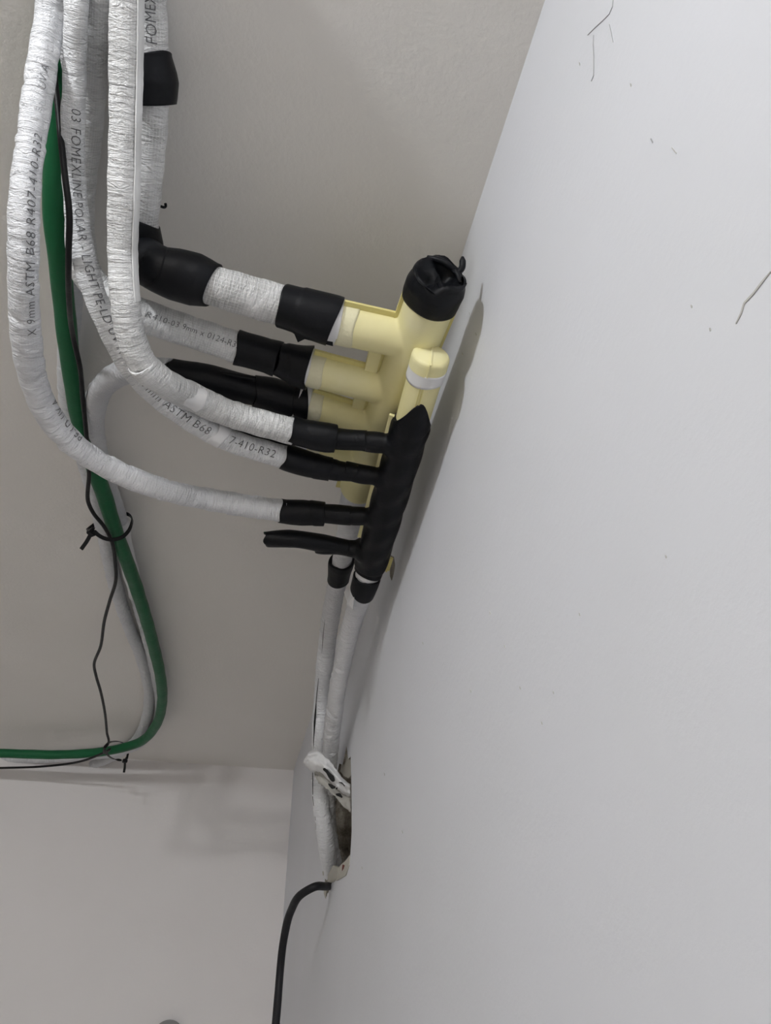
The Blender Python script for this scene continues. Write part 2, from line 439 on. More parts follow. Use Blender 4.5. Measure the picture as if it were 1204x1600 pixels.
# moulding flange in the plane of the branches, with open slots between them
fl = bmesh.new()
up = Vector((0, 0, 1))
def plate(bm, a, b, half, th, side=None, shift=0):
    d = (b - a); x = d.normalized(); nrm = (side if side else up); y = nrm.cross(x).normalized(); z = x.cross(y)
    M = Matrix((x, y, z)).transposed()
    return box_bm(bm, (a + b) / 2 + y * shift, d.length, half * 2, th, M)
plate(fl, G0 + gdir * .012, G1 + gdir * .012, .0305, .003)
for a, b, r in zip(g_on, g_end, (.0232, .0212, .0212, .0208)): plate(fl, a, b.lerp(a, .06), r + .0062, .003)
bm_obj('seam_flange', fl, M_seam, gas)
for a, b in zip(g_on, g_on[1:]):                                   # solid web closing each slot at the header
    wb = bmesh.new(); mid = (a + b) / 2 + Vector((-.037, 0, 0))
    box_bm(wb, mid, .014, abs(b.y - a.y), .007)
    bm_obj('web', wb, M_yellow, gas)
for i, (a, b, r) in enumerate(zip(g_on, g_end, (.0232, .0212, .0212, .0208))):
    p = Path([b, a]); 
    new_obj('scuffed_end', tube_mesh('scuffed_end', p, rubber_radius(r + .0006, 40 + i, .0003), .004, lambda t: .021 + .0015 * math.sin(3 * t + i)), M_yellow_worn, gas)
    new_obj('white_collar', tube_mesh('white_collar', p, rubber_radius(r + .0010, 50 + i, .0004), -.009, .005), M_white_tape, gas)['label'] = 'white collar at the mouth of the branch'
# folded black rubber cap on the near end
p = Path([G0 - gdir * .002, G0 + gdir * .06])
def cap_r(s, th):
    r = np.interp(s, [-.002, .003, .010, .022, .030], [.0262, .0287, .0306, .0300, .0288])
    return r + .0007 * np.sin(3 * th + s * 120) + .0005 * np.sin(5 * th + 1)
def fold_squash(V, Sg, q, N, B): return V
me = tube_mesh('end_cap', p, cap_r, lambda t: -.004 + .0018 * math.sin(2 * t + 1) + .0012 * math.sin(5 * t), lambda t: .0275 + .002 * math.sin(t + 2), 48, .002)
ec = new_obj('end_cap', me, M_black, gas); ec['label'] = 'black rubber cap folded shut over the end'
bm = bmesh.new()                                                   # the folded mouth: rubber tucked in and over itself
q, T, N, B = [v for v in p.frame(np.array(0.0))]
q, T, N, B = map(Vector, (q, T, N, B))
upv = (up - T * up.dot(T)).normalized(); rtv = upv.cross(T)
if rtv.x < 0: rtv = -rtv
rr = random.Random(5); rows = []
nA = 40
for k, (rad, dep) in enumerate([(.0280, -.0035), (.0268, -.0055), (.0242, -.0045), (.0215, -.001), (.016, .003), (.009, .005), (.003, .004)]):
    row = []
    for j in range(nA):
        a = 2 * PI * j / nA
        d = dep + (.0045 if k > 1 else .001) * math.sin(2 * a + .6) + .0025 * math.sin(3 * a + k * .9) + .0012 * math.sin(7 * a + k)
        if k >= 2: d += .008 * math.exp(-((a - .95) / .35) ** 2)                # the tuck at the upper right
        sq = 1.0
        row.append(bm.verts.new(q + rtv * math.cos(a) * rad + upv * math.sin(a) * rad * sq + T * d))
    rows.append(row)
for r0, r1 in zip(rows, rows[1:]):
    for j in range(nA): bm.faces.new((r0[j], r0[(j + 1) % nA], r1[(j + 1) % nA], r1[j]))
bm.faces.new(rows[-1])
bmesh.ops.recalc_face_normals(bm, faces=bm.faces[:])
bm_obj('folded_mouth', bm, M_black, gas, True)
def ridge(a3, b3, c3, wd, th, name):                                # a fold of rubber standing proud
    pp = Path([a3, b3, c3]); return new_obj(name, tube_mesh(name, pp, lambda s, t: np.interp(s, [0, pp.length * .3, pp.length * .8, pp.length], [th * .5, th, th, th * .4]) + 0 * t, None, None, 12, .002, 0, (True, True)), M_black, gas)
ridge(q + upv * .027 - rtv * .012 - T * .003, q + upv * .019 + rtv * .004 - T * .0065, q + upv * .0135 + rtv * .0155 - T * .004, 0, .0034, 'rubber_fold')
ridge(q + upv * .010 + rtv * .0185 - T * .003, q + upv * .018 + rtv * .0235 - T * .006, q + upv * .0275 + rtv * .0225 - T * .012, 0, .0034, 'rubber_fold')
ridge(q - upv * .004 + rtv * .021 - T * .003, q + upv * .006 + rtv * .0175 - T * .0065, q + upv * .012 + rtv * .013 - T * .004, 0, .0028, 'rubber_fold')

liq = thing('branch_header', 'slim branch header wrapped in black rubber tape, with a yellow round end cap', 'pipe header', L0, 'pipe headers')
LY = [697, 750, 808, 861]
l_on = [on_axis(L0, L1, y) for y in LY]
l_end_px = [(520, 683), (505, 729), (505, 803), (455, 847)]
l_end = [at(px, py, drop=dr(a)) for (px, py), a in zip(l_end_px, l_on)]
w0 = on_axis(L0, L1, 662)
bm = bmesh.new()
cyl_bm(bm, w0, L1 + ldir * .004, .0226, 40, .0222)
bmesh.ops.create_uvsphere(bm, u_segments=32, v_segments=16, radius=.0222, matrix=Matrix.Translation(w0 + ldir * .004))
for a, b, r in zip(l_on, l_end, (.0118, .0115, .0118, .0112)):
    cyl_bm(bm, a, a.lerp(b, .72), r, 28); bmesh.ops.create_uvsphere(bm, u_segments=20, v_segments=12, radius=r * 1.55, matrix=Matrix.Translation(a.lerp(b, .12)))
o = fused('rubber_wrap', bm, M_black, liq, .0016, 10)
V = np.empty(len(o.data.vertices) * 3); o.data.vertices.foreach_get('co', V); V = V.reshape(-1, 3)
V = V + .0007 * np.stack([np.sin(V[:, 1] * 130 + V[:, 2] * 190), np.sin(V[:, 0] * 150 + V[:, 2] * 90), np.sin(V[:, 0] * 120 + V[:, 1] * 160 + 1)], 1)
o.data.vertices.foreach_set('co', V.ravel()); o.data.update()
o['label'] = 'black rubber tape wrapped round the header'
p = Path([L0, L1]); s_w = (w0 - L0).length
thp = p.theta_to(s_w) 
new_obj('wrap_end', tube_mesh('wrap_end', p, rubber_radius(.0206, 61, .0005, ([0, s_w - .02, s_w, s_w + .03], [.0205, .0212, .0229, .0216])), lambda t: s_w - .002 - .042 * math.exp(-(math.atan2(math.sin(t - thp + .25), math.cos(t - thp + .25)) / .85) ** 2), s_w + .03, 44, .0015), M_black, liq)
p = Path([L0, L1])
new_obj('shell', tube_mesh('shell', p, .0190, .004, p.length * .5), M_yellow, liq)
def ell(s, th): return np.interp(s, [0, .0012, .003, .006, .02], [.0172, .0190, .0201, .0205, .0205]) + 0 * th
new_obj('end_cap', tube_mesh('end_cap', p, ell, 0.0, .017, 48, .0008, 0, (True, False)), M_yellow, liq)['label'] = 'pale yellow round end cap'
new_obj('white_tape_band', tube_mesh('white_tape_band', p, rubber_radius(.0207, 8, .0004), .0155, lambda t: .0315 + .002 * math.sin(t * 2)), M_white_tape, liq)['label'] = 'torn white tape round the cap'
bm = bmesh.new()
vert = (up - ldir * up.dot(ldir)).normalized(); vert = (vert + Vector((.12, 0, 0))).normalized()
side = vert.cross(ldir)
Mx = Matrix((ldir, side, vert)).transposed()
box_bm(bm, L0 + ldir * .0070, .0165, .0016, .0450, Mx)
bm_obj('cap_seam', bm, M_yellow, liq)
bm = bmesh.new(); box_bm(bm, L0 + ldir * .045, .05, .0014, .0404, Mx); box_bm(bm, L0 + ldir * .045 + side * .0032, .05, .0010, .0394, Mx)
bm_obj('shell_seam', bm, M_seam, liq)
nn = Vector((.25, 0, 1)).normalized(); FL = 1 if nn.cross(ldir).x < 0 else -1
bm = bmesh.new(); plate(bm, w0 - ldir * .004, L1 - ldir * .045, .0035, .004, Vector((.25, 0, 1)).normalized(), FL * .0232)
bm_obj('seam_flange', bm, M_yellow, liq)
bm = bmesh.new(); s2 = Vector((.022, 0, -.006))
for o2 in (Vector((0, 0, 0)), Vector((.003, 0, .002))):
    plate(bm, L1 - ldir * .022 + s2 + o2, L1 + ldir * .006 + s2 + o2, .0020, .0012, Vector((.6, 0, 1)).normalized())
bm_obj('seam_end', bm, M_seam, liq)
# ---- fourth liquid branch: a stub taped shut
st = Path([l_on[3].lerp(at(415, 843, drop=dr(l_on[3]) + .004), .25), at(500, 848, drop=dr(l_on[3])), at(460, 842, drop=dr(l_on[3]) + .003), at(415, 843, drop=dr(l_on[3]) + .004)])
def st_sq(V, Sg, q, N, B):
    k = np.clip((Sg - st.length * .72) / (st.length * .28), 0, 1)[..., None]
    d = V - q; dz = d[..., 2:3]
    return V - np.concatenate([0 * dz, 0 * dz, dz * .35 * k], -1)
new_obj('capped_branch', tube_mesh('capped_branch', st, rubber_radius(.0118, 21, .0006, ([0, st.length * .55, st.length], [.0115, .0122, .0122])), 0, lambda t: st.length + .0022 * math.sin(3 * t), 32, .002, .0035, (True, True), st_sq), M_black, liq)['label'] = 'short branch taped shut and pinched flat at its tip'
# ---- fourth gas branch: black stub behind the printed pipe
gs = Path([g_end[3].lerp(g_on[3], .04), at(445, 687, drop=dr(g_on[3])), at(400, 676, drop=dr(g_on[3])), at(362, 664, drop=dr(g_on[3]))])
new_obj('capped_branch', tube_mesh('capped_branch', gs, rubber_radius(.0182, 22, .0007), .018, lambda t: gs.length + .002 * math.sin(3 * t), 32, .002, .006, (True, True)), M_black, gas)['label'] = 'branch closed with a black rubber sleeve'

# ================================================================== INSULATED PIPES
def pipe(name, label, pts, rf_args, m, group='insulated copper pipes', n=36, step=.0022, cat='pipe'):
    P = Path(pts)
    t = thing(name, label, cat, pts[0], group)
    rf = foil_radius(length=P.length, **rf_args(P) if callable(rf_args) else rf_args)
    new_obj('jacket', tube_mesh('jacket', P, rf, None, None, n, step, .003), m, t)
    if H - pts[0].z < .09 and pts[0].y < -2:              # the run goes on along the ceiling, over the camera
        d = pts[0] - pts[1]; d.z = 0; e = Path([pts[0] + d.normalized() * .12, pts[0] + d.normalized() * -.002])
        r0 = float(np.mean(rf(np.full((1, 8), .004), np.linspace(0, 6, 8)[None, :])))
        new_obj('jacket', tube_mesh('jacket', e, rubber_radius(r0, 9, .0003), None, None, n, .003, .003), m, t)
    return t, P, rf
def sleeve(P, t, r, s0, s1, seed, name='tape_wrap', m=None, knots=None, steps=(), amp=.0006, n=40, k0=0, k1=0, rim=.004, j0=.001):
    rg = random.Random(seed); a, b, c = rg.uniform(0, 6), rg.uniform(0, 6), rg.uniform(0, 6)
    return new_obj(name, tube_mesh(name, P, rubber_radius(r, seed, amp, knots, steps), lambda th: s0 + k0 * math.cos(th - a) + j0 * math.sin(3 * th + b), lambda th: s1 + k1 * math.cos(th - b) + j0 * math.sin(2 * th + c), n, .0015, rim), m or M_black, t)

# --- A: the long left hand loop into the third liquid branch
dA = dr(l_on[2])
A = [at(84, -40, drop=.022), at(80, 0, drop=.030), at(67, 90, drop=.07), at(50, 200, drop=.12), at(38, 300, drop=.165), at(35, 400, drop=.195), at(38, 500, drop=.21), at(51, 590, drop=.215), at(77, 650, drop=.218), at(122, 700, drop=.22), at(182, 737, drop=.222), at(260, 766, drop=.224), at(340, 783, drop=dA), at(445, 799, drop=dA)]
tA, PA, fA = pipe('insulated_pipe', 'white insulated pipe making the long loop nearest the left edge of the picture', A,
    lambda P: dict(r0=.0135, seed=11, seam=P.theta_to(P.length * .3) - 1.2, knots=([0, P.length * .15, P.length * .6, P.length], [.0118, .0122, .0136, .0142])), M_foil)
PAe = Path([A[-1] + (A[-2] - A[-1]).normalized() * .012, A[-1], at(505, 803, drop=dA), l_end[2].lerp(l_on[2], .45)])
sleeve(PAe, tA, .0152, .006, .062, 31, steps=((.046, .003, 1, .0008),), knots=([0, .012, .035, .062], [.0160, .0156, .0160, .0148]))
sleeve(PAe, tA, .0122, .060, PAe.length, 32)
def txt(body, P, rf, s, off, size, t, direction=1, spacing=1.0, mid=None):
    return wrap_text(body, P, rf, s, P.theta_to(s if mid is None else mid) + off, size, t, direction, spacing=spacing)
sA = PA.s_at(py=512)
txt('X 9mm ASTM B68 R407-410-R32', PA, fA, sA, -.52, .0115, tA, -1, 1.12, PA.s_at(py=330))
txt('PE-LD UV A', PA, fA, PA.s_at(py=690), -1.05, .0115, tA, -1, 1.15, PA.s_at(py=600))
txt('UV A', PA, fA, PA.s_at(py=146), -.25, .0090, tA, -1, 1.1, PA.s_at(py=100))

# --- B: printed pipe into the second liquid branch
dB = dr(l_on[1])
Bp = [at(121, -40, drop=.024), at(121, 0, drop=.044), at(118, 100, drop=.060), at(115, 200, drop=.080), at(118, 300, drop=.10), at(127, 380, drop=.128), at(146, 450, drop=.15), at(171, 512, drop=.17), at(204, 572, drop=.187), at(246, 618, drop=.198), at(300, 657, drop=.205), at(350, 683, drop=dB), at(450, 716, drop=dB)]
tB, PB, fB = pipe('insulated_pipe', 'white insulated pipe with FOMEXLINE print, passing behind the middle pipe to the second lower branch', Bp,
    lambda P: dict(r0=.0138, seed=12, density=60, depth=.0008, seam=P.theta_to(P.length * .5) + 1.3, knots=([0, P.length * .3, P.length * .6, P.length], [.0096, .0100, .0110, .0125])), M_foil_thin)
txt('03 FOMEXLINE POLAR - LIGHT PE-LD UV A', PB, fB, PB.s_at(py=168), -.12, .0115, tB, 1, 1.06, PB.s_at(py=330))
txt('9mm ASTM B68', PB, fB, PB.s_at(px=223), .10, .0122, tB, 1, 1.08, PB.s_at(px=290))
txt('7-410-R32', PB, fB, PB.s_at(px=354), .05, .0128, tB, 1, 1.05, PB.s_at(px=390))
sleeve(PB, tB, .0130, PB.s_at(px=333), PB.s_at(px=352), 33, 'white_tape', M_white_tape, amp=.0007, k0=.003, k1=.003, rim=.002)
PBe = Path([Bp[-1] + (Bp[-2] - Bp[-1]).normalized() * .012, Bp[-1], at(505, 731, drop=dB), l_end[1].lerp(l_on[1], .45)])
sleeve(PBe, tB, .0152, .006, .064, 34, steps=((.045, .004, 2, .0008),), knots=([0, .012, .04, .064], [.0146, .0156, .0158, .0142]))
sleeve(PBe, tB, .0124, .062, PBe.length, 35, steps=((.075, .003, 1, -.0007),))

# --- C: middle pipe in front of the others, into the first liquid branch
dC = dr(l_on[0])
Cp = [at(197, -40, drop=.066), at(197, 0, drop=.074), at(196, 150, drop=.108), at(193, 300, drop=.148), at(191, 400, drop=.175), at(195, 470, drop=.20), at(206, 530, drop=.215), at(222, 566, drop=.222), at(250, 592, drop=.222), at(300, 619, drop=dC + .006), at(345, 640, drop=dC + .002), at(460, 674, drop=dC)]
tC, PC, fC = pipe('insulated_pipe', 'thick white insulated pipe with seam strip, hanging in front of the taped elbow', Cp,
    lambda P: dict(r0=.0142, seed=13, density=85, depth=.0012, seam=P.theta_to(P.length * .2) + .95, knots=([0, P.length * .5, P.length * .66, P.length * .72, P.length], [.0132, .0136, .0142, .0142, .0140])), M_foil_net)
def ribbon(name, P, rf, s0, s1, th, wd, m, parent, lift=.0012):
    """a glued overlap strip lying lengthwise on the jacket"""
    bm = bmesh.new(); rows = []; rg = random.Random(2)
    for s in np.arange(s0, s1, .004):
        row = []
        for a, h in ((-.5, 0), (-.46, lift), (0, lift), (.46, lift), (.5, 0)):
            tt = th + a * wd / .0138 + rg.uniform(-.008, .008); r = float(rf(np.array([[s]]), np.array([[tt]]))[0, 0]) * .4 + .6 * .0142 + h + rg.uniform(-.0002, .0002)
            q, T, N, B = P.frame(np.array(s)); row.append(bm.verts.new(q + (N * math.cos(tt) + B * math.sin(tt)) * r))
        rows.append(row)
    for a, b in zip(rows, rows[1:]):
        for j in range(4): bm.faces.new((a[j], a[j + 1], b[j + 1], b[j]))
    bmesh.ops.recalc_face_normals(bm, faces=bm.faces[:])
    return bm_obj(name, bm, m, parent, False)
s_ = PC.s_at(py=200); tc_ = PC.theta_to(s_)
def px_c(t):
    q, T, N, B = PC.frame(np.array(s_)); return proj(Vector(q + (N * math.cos(t) + B * math.sin(t)) * .0138))[0]
sg_ = 1 if px_c(tc_ + .5) > px_c(tc_ - .5) else -1
ribbon('seam_strip', PC, fC, .005, PC.s_at(py=468), tc_ + sg_ * .95, .0085, M_foil_net, tC)
sleeve(PC, tC, .0149, PC.s_at(px=283), PC.s_at(px=307), 36, 'white_tape', M_white_tape, amp=.0012, k0=.004, k1=.004, rim=.002)
sleeve(PC, tC, .0147, PC.s_at(py=571), PC.s_at(px=262), 37, 'white_tape', M_foil_net, amp=.0012, k0=.004, k1=.004, rim=.002)
PCe = Path([Cp[-1] + (Cp[-2] - Cp[-1]).normalized() * .012, Cp[-1], at(515, 684, drop=dC), l_end[0].lerp(l_on[0], .45)])
sleeve(PCe, tC, .0155, .006, .060, 38, steps=((.030, .004, 2, .0004),), knots=([0, .02, .05, .060], [.0162, .0164, .0160, .0150]))
sleeve(PCe, tC, .0126, .058, PCe.length, 39)

# --- D: the big pipe into the first gas branch
dD = dr(g_on[0])
Dp = [at(226, -50, drop=.023), at(227, 0, drop=.025), at(231, 100, drop=.040), at(230, 200, drop=.060), at(220, 300, drop=.082), at(216, 350, drop=.092), at(221, 390, drop=.10), at(245, 419, drop=dD), at(290, 433, drop=dD), at(340, 448, drop=dD), at(430, 475, drop=dD), at(520, 501, drop=dD)]
tD, PD, fD = pipe('insulated_pipe', 'thickest white woven insulated pipe with black bands, turning at a black taped elbow', Dp,
    lambda P: dict(r0=.0200, seed=14, density=45, depth=.0009, seam=P.theta_to(P.length * .7) + 2.3, knots=([0, P.length * .3, P.length * .62, P.length], [.0192, .0188, .0195, .0208])), M_foil_mesh, n=44)
sD = PD.s_at(py=66)
txt('FOMEXL', PD, fD, sD + .002, -.22, .0135, tD, -1, 1.0)
a, b = PD.s_at(py=82), PD.s_at(py=160)
sleeve(PD, tD, .025, a, b, 41, knots=([a - .02, a, a + .012, (a + b) / 2, b - .006, b], [.0215, .0215, .0255, .0272, .0262, .0255]), amp=.0003, k0=.004, k1=.002, rim=.005)['label'] = 'bulging black rubber band'
a, b = PD.s_at(py=352), PD.s_at(px=334)
m_ = PD.s_at(px=262)
sleeve(PD, tD, .0235, a - .004, m_ + .006, 42, knots=([a - .01, a, a + .02, m_], [.0206, .0212, .0226, .0222]), amp=.0006, k0=.007, k1=.006, rim=.004)
sleeve(PD, tD, .0245, m_ - .012, b, 43, knots=([m_ - .012, m_ + .006, (m_ + b) / 2 + .004, b - .008, b], [.0225, .0252, .0262, .0242, .0222]), amp=.0006, k0=.008, k1=.008, rim=.004)
PDe = Path([at(400, 466, drop=dD), at(430, 475, drop=dD), at(475, 488, drop=dD), at(522, 502, drop=dD)])
sleeve(PDe, tD, .0235, PDe.s_at(px=441), PDe.s_at(px=521), 44, steps=((PDe.s_at(px=466), .006, 2.5, .0010),), knots=([.02, PDe.s_at(px=470), PDe.s_at(px=520)], [.0226, .0242, .0250]), amp=.0005, k0=.007, k1=.004)
q, T, N, B = PDe.frame(np.array(PDe.s_at(px=494)))                 # loose corner of the tape hanging under the pipe
bm = bmesh.new()
tail = [(464, 512), (458, 518), (465, 535), (476, 530), (520, 541), (519, 516)]
fr = [bm.verts.new(at(px, py, drop=dD + .020)) for px, py in tail]; bk = [bm.verts.new(v.co + Vector((0, .0012, .0025))) for v in fr]
bm.faces.new(fr); bm.faces.new(bk[::-1])
for i in range(len(fr)): bm.faces.new((fr[i], bk[i], bk[(i + 1) % len(fr)], fr[(i + 1) % len(fr)]))
bmesh.ops.recalc_face_normals(bm, faces=bm.faces[:])
bm_obj('tape_tail', bm, M_black, tD)
bm = bmesh.new()
wp = Path([at(250, 322, drop=.078), at(256, 324, drop=.078), at(259, 321, drop=.08), at(258, 318, drop=.08)])
new_obj('wire_end', tube_mesh('wire_end', wp, .0014, None, None, 10, .001, 0, (True, True)), M_black, tD)['label'] = 'tiny black wire end'

# --- E: printed pipe into the second gas branch, passing behind
dE = dr(g_on[1])
Ep = [at(150, -40, drop=.017), at(149, 0, drop=.017), at(146, 100, drop=.020), at(138, 200, drop=.026), at(128, 300, drop=.045), at(126, 370, drop=.068), at(136, 425, drop=.084), at(165, 462, drop=.096), at(210, 487, drop=dE), at(300, 518, drop=dE), at(380, 546, drop=dE)]
tE, PE, fE = pipe('insulated_pipe', 'white insulated pipe with small smudged print, crossing behind to the second upper branch', Ep,
    lambda P: dict(r0=.0165, seed=15, density=70, seam=P.theta_to(P.length * .8) + 1.2, knots=([0, P.length * .4, P.length * .75, P.length], [.0140, .0140, .0165, .0168])), M_foil_net)
txt('R410-03 9mm x 0124-R32 M', PE, fE, PE.s_at(px=228), -.10, .0088, tE, 1, 1.05, PE.s_at(px=300))
PEe = Path([at(355, 538, drop=dE), at(380, 546, drop=dE), at(430, 560, drop=dE), at(476, 573, drop=dE), g_end[1].lerp(g_on[1], .12)])
a, b = PEe.s_at(px=370), PEe.s_at(px=432)
sleeve(PEe, tE, .0188, a, b, 45, knots=([a, a + .01, b - .012, b], [.0198, .0190, .0182, .0196]), amp=.0005, k0=.003, k1=.003)
b2 = PEe.s_at(px=486)
sleeve(PEe, tE, .0205, b - .004, b2, 46, steps=((b + .012, .006, 1, .0012),), knots=([b, b + .012, b2], [.0190, .0208, .0234]), amp=.0008, k0=.004, k1=.010)

# --- K/G: black taped pipe into the third gas branch; its white length turns back along the ceiling
dK = dr(g_on[2])
Gp = [at(268, 582, drop=dK), at(225, 578, drop=.115), at(200, 579, drop=.10), at(173, 592, drop=.085), at(154, 616, drop=.070), at(147, 652, drop=.056), at(150, 690, drop=.045), at(163, 740, drop=.033), at(184, 806, drop=.022), at(198, 870, drop=.018), at(214, 930, drop=.018), at(231, 995, drop=.018), at(243, 1050, drop=.018), at(250, 1096, drop=.018), at(239, 1140, drop=.018), at(203, 1169, drop=.019), at(120, 1183, drop=.020), at(0, 1186, drop=.020), at(-60, 1186, drop=.020), at(-300, 1184, drop=.020)]
tG, PG, fG = pipe('insulated_pipe', 'white insulated pipe curling back from the long black taped run towards the hose', Gp,
    lambda P: dict(r0=.0138, seed=16, density=60, knots=([0, .08, .3, P.length], [.0160, .0150, .0138, .0125])), M_foil_grey)
sleeve(PG, tG, .0150, PG.s_at(px=186), PG.s_at(px=214), 47, 'white_tape', M_white_tape, amp=.0005, k0=.002, k1=.003, rim=.002)
Ke = Path([at(262, 579, drop=dK), at(300, 588, drop=dK), at(397, 611, drop=dK), at(440, 622, drop=dK), at(476, 630, drop=dK), g_end[2].lerp(g_on[2], .12)])
a, b = Ke.s_at(px=397), Ke.s_at(px=453)
sleeve(Ke, tG, .0165, 0, a + .003, 48, knots=([0, .03, a], [.0150, .0172, .0170]), amp=.0006, k0=.004)['label'] = 'long black rubber tape winding'
sleeve(Ke, tG, .0190, a, b + .004, 49, knots=([a, (a + b) / 2, b], [.0182, .0200, .0200]), amp=.0006, k0=.003)
sleeve(Ke, tG, .0185, b - .004, Ke.s_at(px=477), 50, knots=([b, Ke.s_at(px=477)], [.0190, .0236]), amp=.0006, k0=.004, k1=.006)
sp = Path([at(262, 571, drop=dK - .004), at(330, 581, drop=dK), at(400, 592, drop=dK + .002)])
new_obj('tape_strip', tube_mesh('tape_strip', sp, .0030, None, None, 12, .003, 0, (True, True)), M_black, tG)['label'] = 'loose strip of black tape stretched above the winding'

# --- F: white pipe along the ceiling with the hose
Fp = [at(108, -40, drop=.016), at(110, 0, drop=.016), at(112, 200, drop=.016), at(112, 400, drop=.016), at(110, 480, drop=.016), at(106, 560, drop=.016), at(107, 630, drop=.017), at(124, 690, drop=.018), at(146, 760, drop=.018), at(162, 830, drop=.018), at(177, 900, drop=.018), at(200, 975, drop=.018), at(222, 1030, drop=.018), at(233, 1085, drop=.018), at(226, 1130, drop=.019), at(206, 1163, drop=.019), at(165, 1188, drop=.019), at(120, 1199, drop=.02), at(0, 1208, drop=.02), at(-60, 1209, drop=.02), at(-300, 1208, drop=.02)]
tF, PF, fF = pipe('insulated_pipe', 'white insulated pipe lying against the ceiling behind the green hose, turning to the wall', Fp,
    lambda P: dict(r0=.0135, seed=17, density=60, knots=([0, P.length], [.0135, .0128])), M_foil_grey)

# --- M, N: the two main pipes running down the wall into the hole
Mp = [G1 - gdir * .02, G1 + gdir * .02, at(541, 842, x=-.066), at(529, 900, x=-.063), at(517, 960, x=-.058), at(508, 1030, x=-.052), at(502, 1100, x=-.046), at(499, 1180, x=-.040), at(501, 1250, x=-.030), at(509, 1315, x=-.012), at(518, 1365, x=.012), at(524, 1390, x=.04)]
tM, PM, fM = pipe('insulated_pipe', 'white insulated pipe with a split black seam, running down to the hole', Mp,
    lambda P: dict(r0=.0150, seed=18, density=150, depth=.0019, knots=([0, .08, .16, P.length], [.0195, .0190, .0158, .0150])), M_foil)
a, b = PM.s_at(py=876), PM.s_at(py=906)
sleeve(PM, tM, .0185, a, b, 51, knots=([a, a + .012, b], [.0190, .0196, .0180]), amp=.0006, k0=.004, k1=.004)
a = PM.s_at(py=800)
sleeve(PM, tM, .0200, a - .012, a - .004, 52, knots=None, amp=.0006, k0=.003, k1=.004)
def slit(P, rf, pts, name='split_seam'):
    """dark gap in the jacket: a thin ribbon let into the surface"""
    bm = bmesh.new(); L = []
    for py, off, wd in pts:
        s = P.s_at(py=py); th = P.theta_to(s) + off
        row = []
        for k in (-1, 1):
            tt = th + k * wd; r = float(rf(np.array([[s]]), np.array([[tt]]))[0, 0]) + .0007
            q, T, N, B = P.frame(np.array(s))
            row.append(bm.verts.new(q + (N * math.cos(tt) + B * math.sin(tt)) * r))
        L.append(row)
    for a, b in zip(L, L[1:]): bm.faces.new((a[0], a[1], b[1], b[0]))
    return bm_obj(name, bm, M_ink2, tM)
M_ink2, _, _ = mat('black_foam_core', (.012, .012, .013), .8)
SG = None
q, T, N, B = PM.frame(np.array(PM.s_at(py=1080)))
# find the angle that points to the picture's left, so the split sits on that flank
th_c = PM.theta_to(PM.s_at(py=1080))
def px_of(th, s):
    q, T, N, B = PM.frame(np.array(s)); return proj(Vector(q + (N * math.cos(th) + B * math.sin(th)) * .015))[0]
SG = 1 if px_of(th_c + .5, PM.s_at(py=1080)) < px_of(th_c - .5, PM.s_at(py=1080)) else -1
slit(PM, fM, [(960, .60 * SG, .01), (985, .55 * SG, .035), (1000, .50 * SG, .025), (1014, .48 * SG, .008)])
slit(PM, fM, [(1054, .55 * SG, .02), (1075, .62 * SG, .04), (1095, .68 * SG, .05), (1112, .70 * SG, .13), (1128, .72 * SG, .15), (1142, .75 * SG, .10), (1158, .78 * SG, .06), (1170, .8 * SG, .02)])
slit(PM, fM, [(1206, .95 * SG, .05), (1225, 1.0 * SG, .07), (1245, 1.05 * SG, .05), (1275, 1.1 * SG, .03), (1290, 1.1 * SG, .01)])

Np = [L1 - ldir * .01, L1 + ldir * .012, at(567, 920, x=-.046), at(553, 962, x=-.045), at(541, 1010, x=-.045), at(531, 1055, x=-.043), at(523, 1105, x=-.039), at(517, 1160, x=-.030), at(513, 1220, x=-.020), at(513, 1275, x=-.010), at(518, 1325, x=.006), at(526, 1360, x=.028), at(532, 1380, x=.05)]
tN, PN, fN = pipe('insulated_pipe', 'white crinkled insulated pipe running from the taped lower header down the wall to the hole', Np,
    lambda P: dict(r0=.0138, seed=19, density=230, depth=.0026, knots=([0, .05, .12, P.length], [.0160, .0160, .0142, .0138])), M_foil)
sleeve(PN, tN, .0195, -.004, PN.s_at(py=893), 53, knots=None, amp=.0005, k1=.002)
sleeve(PN, tN, .0170, PN.s_at(py=890), PN.s_at(py=904), 54, 'white_tape', M_white_tape, amp=.0004)
a, b = PN.s_at(py=901), PN.s_at(py=923)
sleeve(PN, tN, .0188, a, b, 55, knots=([a, b], [.0190, .0180]), amp=.0005, k0=.003, k1=.005)
bm = bmesh.new()                                                    # crumpled white flap where the foil starts
flap = [(537, 925), (543, 920), (553, 932), (551, 952), (545, 948), (541, 938)]
fr = [bm.verts.new(at(px, py, x=-.058 - .002 * (i % 2))) for i, (px, py) in enumerate(flap)]; bk = [bm.verts.new(v.co + Vector((.001, .003, 0))) for v in fr]
bm.faces.new(fr); bm.faces.new(bk[::-1])
for i in range(len(fr)): bm.faces.new((fr[i], bk[i], bk[(i + 1) % len(fr)], fr[(i + 1) % len(fr)]))
bmesh.ops.recalc_face_normals(bm, faces=bm.faces[:])
bm_obj('foil_flap', bm, M_white_tape, tN)

